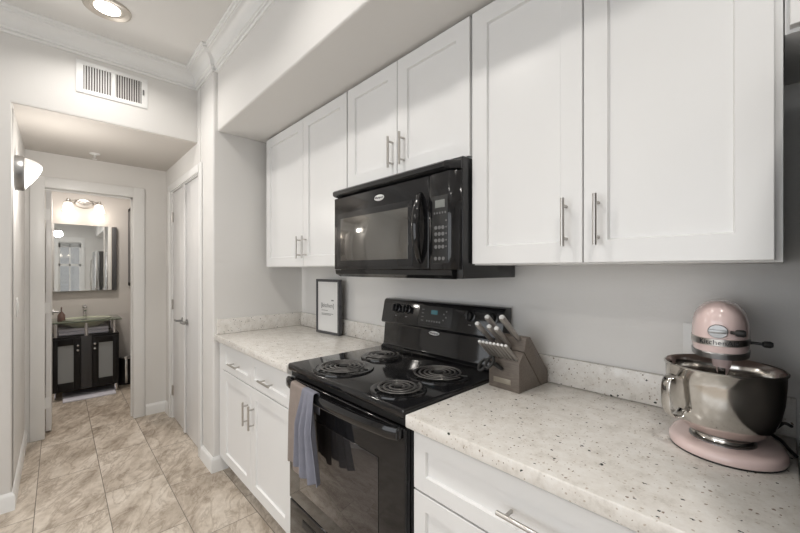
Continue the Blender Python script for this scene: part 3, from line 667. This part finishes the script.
MB().lathe([(0.0, 0.026), (0.062, 0.026), (0.062, 0.0285), (0.058, 0.0305), (0, 0.0305)], n=40).build('bowl_plate', M['satin'], mx)
col = []
for i in range(11):
    u = i/10; z = 0.024+u*0.206; hw_ = 0.046-0.008*math.sin(PI*u); hd = 0.038-0.004*math.sin(PI*u); cy = 0.135+0.008*u
    col.append([(hw_*math.copysign(abs(math.cos(a))**0.7, math.cos(a)), cy+hd*math.copysign(abs(math.sin(a))**0.7, math.sin(a)), z) for a in [2*PI*k/32 for k in range(32)]])
MB().loft(col).build('column', M['pink'], mx, smooth=60)
ZB0 = 0.222
def head_ring(z, off=0.0):
    t = (z-ZB0)/(0.356-ZB0)
    if t < 0.36: k = 0.93+0.07*math.sin(t/0.36*PI/2)
    else: k = max(0.0, 1-((t-0.36)/0.64)**2.9)**(1/2.3)
    wx = 0.0560*k+off; fy_ = (0.052+0.046*k if k > 0.02 else 0.03)+off; by = 0.150*(0.35+0.65*k)+off
    ring = []
    for i in range(48):
        a = 2*PI*i/48; c, s_ = math.cos(a), math.sin(a)
        e = 0.8
        x = wx*math.copysign(abs(c)**e, c)-0.004; y = (by if s_ > 0 else fy_)*math.copysign(abs(s_)**0.9, s_)+0.055
        ring.append((x, y, z))
    return ring
zs = [ZB0, ZB0+0.004, 0.235, 0.250, 0.265, 0.280, 0.295, 0.308, 0.320, 0.330, 0.338, 0.345, 0.350, 0.3535, 0.3555]
hd = MB().loft([head_ring(z) for z in zs]).build('head', M['pink'], mx, smooth=60)
MB().loft([head_ring(0.2225, 0.001), head_ring(0.222, 0.0025), head_ring(0.234, 0.0025), head_ring(0.2365, 0.001)]).build('trim_ring', M['satin'], hd, smooth=30)
bd = MB().loft([head_ring(0.2525, 0.0004), head_ring(0.253, 0.0014), head_ring(0.2685, 0.0014), head_ring(0.269, 0.0004)]).build('name_band', M['nickel'], mx, smooth=30)
# raised lettering wrapped around the front of the band
ringp = head_ring(0.2607, 0.0022); fp = sorted([p for p in ringp if p[1] < 0.06], key=lambda p: math.atan2(p[0], 0.06-p[1]))
cum = [0]
for i in range(1, len(fp)): cum.append(cum[-1]+(Vector(fp[i])-Vector(fp[i-1])).length)
mid = min(range(len(fp)), key=lambda i: abs(fp[i][0]))
def wrap(sx, up_, d):
    sarc = cum[mid]+sx; sarc = min(max(sarc, 0), cum[-1]-1e-6)
    i = max(j for j in range(len(cum)-1) if cum[j] <= sarc); u = (sarc-cum[i])/(cum[i+1]-cum[i])
    A, B = Vector(fp[i]), Vector(fp[i+1]); p = A.lerp(B, u); nrm = Vector(((B-A).y, -(B-A).x, 0)).normalized()
    return p+nrm*d+Vector((0, 0, up_))
vs, fs = text_mb('KitchenAid', 0.0155, 0.0004)
m = MB(); m.add([wrap(x*1.12-0.001, y, z) for x, y, z in vs], fs); m.build('lettering', M['ink'], bd)
fyf = head_ring(0.283)[36][1]
MB().lathe([(0.019, 0.006), (0.0195, -0.004), (0.018, -0.007), (0.0, -0.0075)], (-0.006, fyf, 0.288), axis='y', n=32, sx=0.95, sy=0.82).box(-0.023, 0.011, fyf-0.0105, fyf-0.0070, 0.284, 0.292, 0.001).build('attachment_hub', M['satin'], hd)
MB().cyl((0.017, fyf+0.004, 0.287), (0.026, fyf-0.001, 0.287), 0.004).lathe([(0.006, 0.0), (0.0075, 0.003), (0.0082, 0.014), (0.006, 0.018), (0, 0.0185)], (0.024, fyf+0.0, 0.287), axis='x', n=16).build('hub_screw', M['blackmatte'], hd)
MB().cyl((0.040, 0.034, 0.258), (0.072, 0.026, 0.258), 0.0035).lathe([(0.004, 0.0), (0.0075, 0.004), (0.008, 0.014), (0.005, 0.019), (0, 0.0195)], (0.070, 0.026, 0.258), axis='x', n=16).build('lock_lever', M['blackmatte'], hd)
MB().lathe([(0.0, 0.222), (0.020, 0.222), (0.018, 0.206), (0.016, 0.198), (0.0, 0.198)], n=28).build('beater_hub', M['pink'], hd)
MB().cyl((0, 0, 0.200), (0, 0, 0.150), 0.007).build('beater_shaft', M['chrome'], hd)
MB().tube(cr([(0.030, 0.168, 0.060), (0.060, 0.174, 0.040), (0.092, 0.165, 0.010), (0.110, 0.135, 0.0055), (0.118, 0.090, 0.0055), (0.1265, 0.050, 0.006)]), 0.0038, 8).tube(cr([(0.070, 0.183, 0.006), (0.098, 0.172, 0.020), (0.114, 0.155, 0.045), (0.1255, 0.125, 0.050)]), 0.0038, 8).build('power_cord', M['blackmatte'], mx, smooth=60)

bw = thing('mixing_bowl', 'stainless steel mixing bowl with side handle standing on the pink mixer base', 'bowl', (MX, MY, 0.9447))
RB = 0.110
prof = [(0.0, 0.0), (0.055, 0.0), (0.057, 0.002), (0.055, 0.005), (0.055, 0.008), (0.066, 0.014), (0.080, 0.026), (0.092, 0.044), (0.101, 0.070), (0.1065, 0.10), (0.109, 0.135), (RB, 0.165), (RB+0.003, 0.1675), (RB+0.0035, 0.170), (RB+0.001, 0.1722), (RB-0.0015, 0.170), (0.107, 0.135), (0.1045, 0.10), (0.099, 0.072), (0.090, 0.047), (0.078, 0.029), (0.062, 0.017), (0.0, 0.012)]
MB().lathe(prof, n=72).build('bowl', M['steel'], bw, smooth=50)
ha = math.radians(229); hd_ = Vector((math.cos(ha), math.sin(ha), 0)); hs = Vector((-math.sin(ha), math.cos(ha), 0))
path = [(0.1085, 0.140), (0.120, 0.147), (0.134, 0.143), (0.141, 0.125), (0.141, 0.090), (0.137, 0.066), (0.124, 0.051), (0.108, 0.054), (0.098, 0.066)]
P2 = cr(path); rings = []
for i, p in enumerate(P2):
    tt = (P2[min(i+1, len(P2)-1)]-P2[max(i-1, 0)]).normalized(); nn = Vector((-tt.y, tt.x)); ww = 0.013
    ring = []
    for k in range(12):
        a = 2*PI*k/12; q = p+nn*(0.003*math.sin(a)); ring.append(hd_*q.x+Vector((0, 0, q.y))+hs*(ww*math.cos(a)))
    rings.append(ring)
MB().loft(rings).build('handle', M['steel'], bw, smooth=60)

# ------------------------------------------------------------------ fridge
t = thing('refrigerator', 'tall stainless refrigerator with dark side at the right end of the counter', 'refrigerator', (0.49, 1.0, 0))
MB().box(0.036, 0.945, 0.70, 1.37, 0.02, 1.775, 0.006).box(0.08, 0.90, 0.74, 1.33, 0.0, 0.02).build('body', M['fridge'], t, world=True)
for (a, b, z0, z1) in ((0.036, 0.488, 0.70, 1.775), (0.492, 0.945, 0.70, 1.775), (0.036, 0.945, 0.06, 0.692)):
    d = MB().box(a, b, 0.615, 0.696, z0, z1, 0.012, 3).build('door', M['fridgefront'], t, world=True)
    if z0 > 0.5:
        hx = 0.455 if a < 0.1 else 0.525
        MB().tube([(hx, 0.615, 0.82), (hx, 0.572, 0.86), (hx, 0.552, 1.20), (hx, 0.572, 1.56), (hx, 0.615, 1.60)], 0.011).build('handle', M['nickel'], d, world=True)
    else: MB().tube([(0.10, 0.615, 0.60), (0.13, 0.565, 0.60), (0.85, 0.565, 0.60), (0.88, 0.615, 0.60)], 0.011).build('handle', M['nickel'], d, world=True)

# ------------------------------------------------------------------ bathroom
T = Matrix.Translation((-5.05, 0.215, 0)) @ Matrix.Rotation(PI/2, 4, 'Z')   # local x -> +y, local -y -> +x (towards hall)
va = thing('bathroom_vanity', 'black bathroom vanity with frosted glass doors under a glass basin top', 'vanity', (-5.05, 0.215, 0))
MB(T).box(-0.275, 0.275, 0.020, 0.440, 0.085, 0.645, 0.002).build('body', M['espresso'], va, world=True)
MB(T).box(-0.045, 0.045, 0.004, 0.021, 0.09, 0.64, 0.002).build('centre_panel', M['espresso_mid'], va, world=True)
for (a, b, hx) in ((-0.272, -0.048, -0.068), (0.048, 0.272, 0.068)):
    f = MB(T)
    z0, z1, r_, y0 = 0.092, 0.625, 0.052, 0.0
    f.box(a, a+r_, y0, 0.02, z0, z1, 0.002).box(b-r_, b, y0, 0.02, z0, z1, 0.002).box(a+r_, b-r_, y0, 0.02, z0, z0+0.085, 0.002).box(a+r_, b-r_, y0, 0.02, z1-0.065, z1, 0.002)
    d = f.build('door', M['espresso'], va, world=True)
    MB(T).box(a+r_, b-r_, 0.008, 0.012, z0+0.085, z1-0.065).build('glass_panel', M['frost'], d, world=True)
    for z in (0.555, 0.505): MB(T).lathe([(0.004, 0), (0.004, -0.010), (0.010, -0.014), (0.010, -0.020), (0, -0.022)], (hx, 0.0, z), axis='y', n=16).build('knob', M['chrome'], d, world=True)
for x in (-0.25, 0.25):
    for y in (0.05, 0.41): MB(T).cyl((x, y, 0), (x, y, 0.088), 0.017).build('leg', M['chrome'], va, world=True)
for (x, y) in ((-0.235, 0.045), (0.235, 0.045), (0.0, 0.020), (-0.235, 0.40), (0.235, 0.40)):
    MB(T).cyl((x, y+0.02, 0.645), (x, y+0.02, 0.792), 0.014).cyl((x, y+0.02, 0.645), (x, y+0.02, 0.652), 0.024).build('standoff', M['chrome'], va, world=True)
bowlc = (0.0, 0.20)
MB(T).prism([(-0.30, 0.005), (-0.20, -0.010), (0.0, -0.016), (0.20, -0.010), (0.30, 0.005), (0.30, 0.445), (-0.30, 0.445)], 0.790, 0.804, 'z', 0.002).build('glass_top', M['glasstop'], va, world=True)
MB(T).lathe([(0.0, 0.715), (0.05, 0.717), (0.12, 0.735), (0.175, 0.770), (0.200, 0.800), (0.215, 0.812), (0.222, 0.813), (0.222, 0.808), (0.206, 0.796), (0.18, 0.764), (0.122, 0.728), (0.05, 0.709), (0.0, 0.708)][::-1], (bowlc[0], bowlc[1], 0), n=48, sy=0.92).build('basin', M['basin'], va, world=True)
MB(T).cyl((0, 0.20, 0.645), (0, 0.20, 0.715), 0.02).build('drain', M['chrome'], va, world=True)
fa = thing('faucet', 'chrome bathroom faucet behind the glass basin', 'faucet', (-5.47, 0.218, 0.804))
MB().cyl((0, 0, 0), (0, 0, 0.006), 0.028).tube([(0, 0, 0.004), (0, 0, 0.10)], [0.019, 0.017], 16).tube([(0, 0, 0.085), (0.05, 0, 0.098), (0.10, 0, 0.080)], [0.015, 0.013, 0.011], 12).build('spout', M['chrome'], fa)
MB().box(-0.018, 0.018, -0.020, 0.020, 0.106, 0.135, 0.004).box(0.0, 0.075, -0.011, 0.011, 0.135, 0.146, 0.003).build('lever', M['chrome'], fa)
so_ = thing('soap_bottle', 'bronze soap dispenser bottle at the left of the glass vanity top', 'bottle', (-5.17, 0.022, 0.804))
MB().lathe([(0.0, 0.0), (0.030, 0.0), (0.032, 0.01), (0.030, 0.065), (0.016, 0.088), (0.012, 0.10), (0.0, 0.10)], n=24).build('bottle', M['bronze'], so_)
MB().cyl((0, 0, 0.10), (0, 0, 0.145), 0.005).tube([(0, 0, 0.143), (0.018, 0, 0.146), (0.034, 0, 0.138)], 0.006, 8).build('pump', M['bronze'], so_)
tl = thing('folded_towel', 'folded pale lavender towel under the glass vanity top', 'towel', (-5.30, 0.20, 0.646))
for k in range(2): MB().box(-0.11, 0.13, -0.20, 0.21, 0.0005+k*0.036, 0.0360+k*0.036, 0.011, 3).build('fold', M['lavender'], tl)
mtx = MB().box(-5.33, -4.945, 0.030, 0.455, 0.0, 0.016, 0.006, 3).build('bath_mat', M['lavender']); tag(mtx, 'pale lavender bath mat on the tile floor under the vanity', 'mat')

mc = thing('mirror_cabinet', 'wide frameless mirror cabinet above the bathroom vanity', 'mirror', (XB, 0.16, 1.10))
MB().box(XB, -5.452, -0.20, 0.505, 1.105, 1.850, 0.002).build('body', M['satin'], mc, world=True)
MB().box(-5.452, -5.447, -0.20, 0.392, 1.105, 1.850).build('mirror_panel', M['mirror'], mc, world=True)
p = thing_panel = MB(Matrix.Translation((-5.4495, 0.396, 0)) @ Matrix.Rotation(math.radians(-1), 4, 'Z')).box(0.001, 0.006, 0, 0.062, 1.105, 1.850).build('mirror_panel', M['mirror'], mc, world=True)
MB().box(-5.4515, -5.446, 0.4605, 0.505, 1.105, 1.850, 0.001).build('side_panel', M['frame'], mc, world=True)
vl = thing('vanity_light', 'two-lamp nickel vanity light on the wall above the mirror cabinet', 'wall lamp', (XB, 0.213, 2.10))
MB().lathe([(1.0, 0.0), (1.0, 0.010), (0.85, 0.022), (0.0, 0.024)], axis='x', n=36, sx=0.085, sy=0.055).build('backplate', M['nickel'], vl)
MB().tube([(0.020, -0.12, 0.01), (0.055, -0.07, 0.03), (0.065, 0, 0.0), (0.055, 0.07, 0.03), (0.020, 0.12, 0.01)], 0.006, 8).cyl((0.02, 0, 0), (0.065, 0, 0), 0.008).build('arm', M['nickel'], vl)
for y in (-0.135, 0.130):
    MB().lathe([(0.0, 0.035), (0.012, 0.035), (0.018, 0.010), (0.034, 0.0), (0.034, -0.006), (0, -0.006)], (0.06, y, 0.0), n=20).tube([(0.045, y*0.85, 0.022), (0.06, y, 0.028)], 0.006, 8).build('socket_cup', M['nickel'], vl)
    MB().lathe([(0.030, -0.006), (0.036, -0.02), (0.046, -0.055), (0.052, -0.095), (0.050, -0.096), (0.043, -0.055), (0.0, -0.012)], (0.06, y, 0.0), n=28).lathe([(0.0, -0.07), (0.022, -0.06), (0.026, -0.045), (0.018, -0.02), (0, -0.015)], (0.06, y, 0.0), n=20).build('glass_shade', M['lampglass'], vl, smooth=60)
    pt = bpy.data.lights.new('vanity_bulb', 'POINT'); pt.energy = 0.5; pt.color = (1.0, 0.88, 0.74); pt.shadow_soft_size = 0.04
    po = bpy.data.objects.new('vanity_bulb', pt); C.objects.link(po); po.location = (XB+0.06, 0.213+y, 1.96)
area('bathroom_fill_light', (-4.75, 0.15, 2.41), (0, 0, 0), 0.2, 0.2, 13.0, (1.0, 0.92, 0.84), 'DISK')  # unseen fill light added to brighten the bathroom, no fixture belongs to it
bn = thing('pedal_bin', 'small black bathroom bin with chrome lid right of the vanity', 'bin', (-5.32, 0.575, 0))
MB().lathe([(0.0, 0.0), (0.062, 0.0), (0.066, 0.02), (0.066, 0.30), (0.0, 0.30)], n=32).build('body', M['blackmatte'], bn)
MB().lathe([(0.0, 0.300), (0.069, 0.300), (0.070, 0.312), (0.05, 0.325), (0.0, 0.330)], n=32).build('lid', M['chrome'], bn)
MB().box(0.060, 0.074, -0.012, 0.012, 0.02, 0.30, 0.003).build('pedal_post', M['chrome'], bn)
pc = thing('wall_picture', 'dark framed picture on the right bathroom wall seen edge-on', 'picture', (-5.30, YBR, 1.15))
MB().box(-0.19, 0.19, -0.032, 0, 0.0, 0.93, 0.003).build('frame', M['picture'], pc)
MB().box(-0.15, 0.15, -0.034, -0.031, 0.04, 0.89).build('canvas', M['espresso_mid'], pc)
# bathroom baseboard
struct('baseboard_bathroom', MB().box(XB, XB+0.012, YBL, YBR, 0, 0.09).box(XB+0.012, XE-0.11, YBR-0.012, YBR, 0, 0.09), M['trim'])
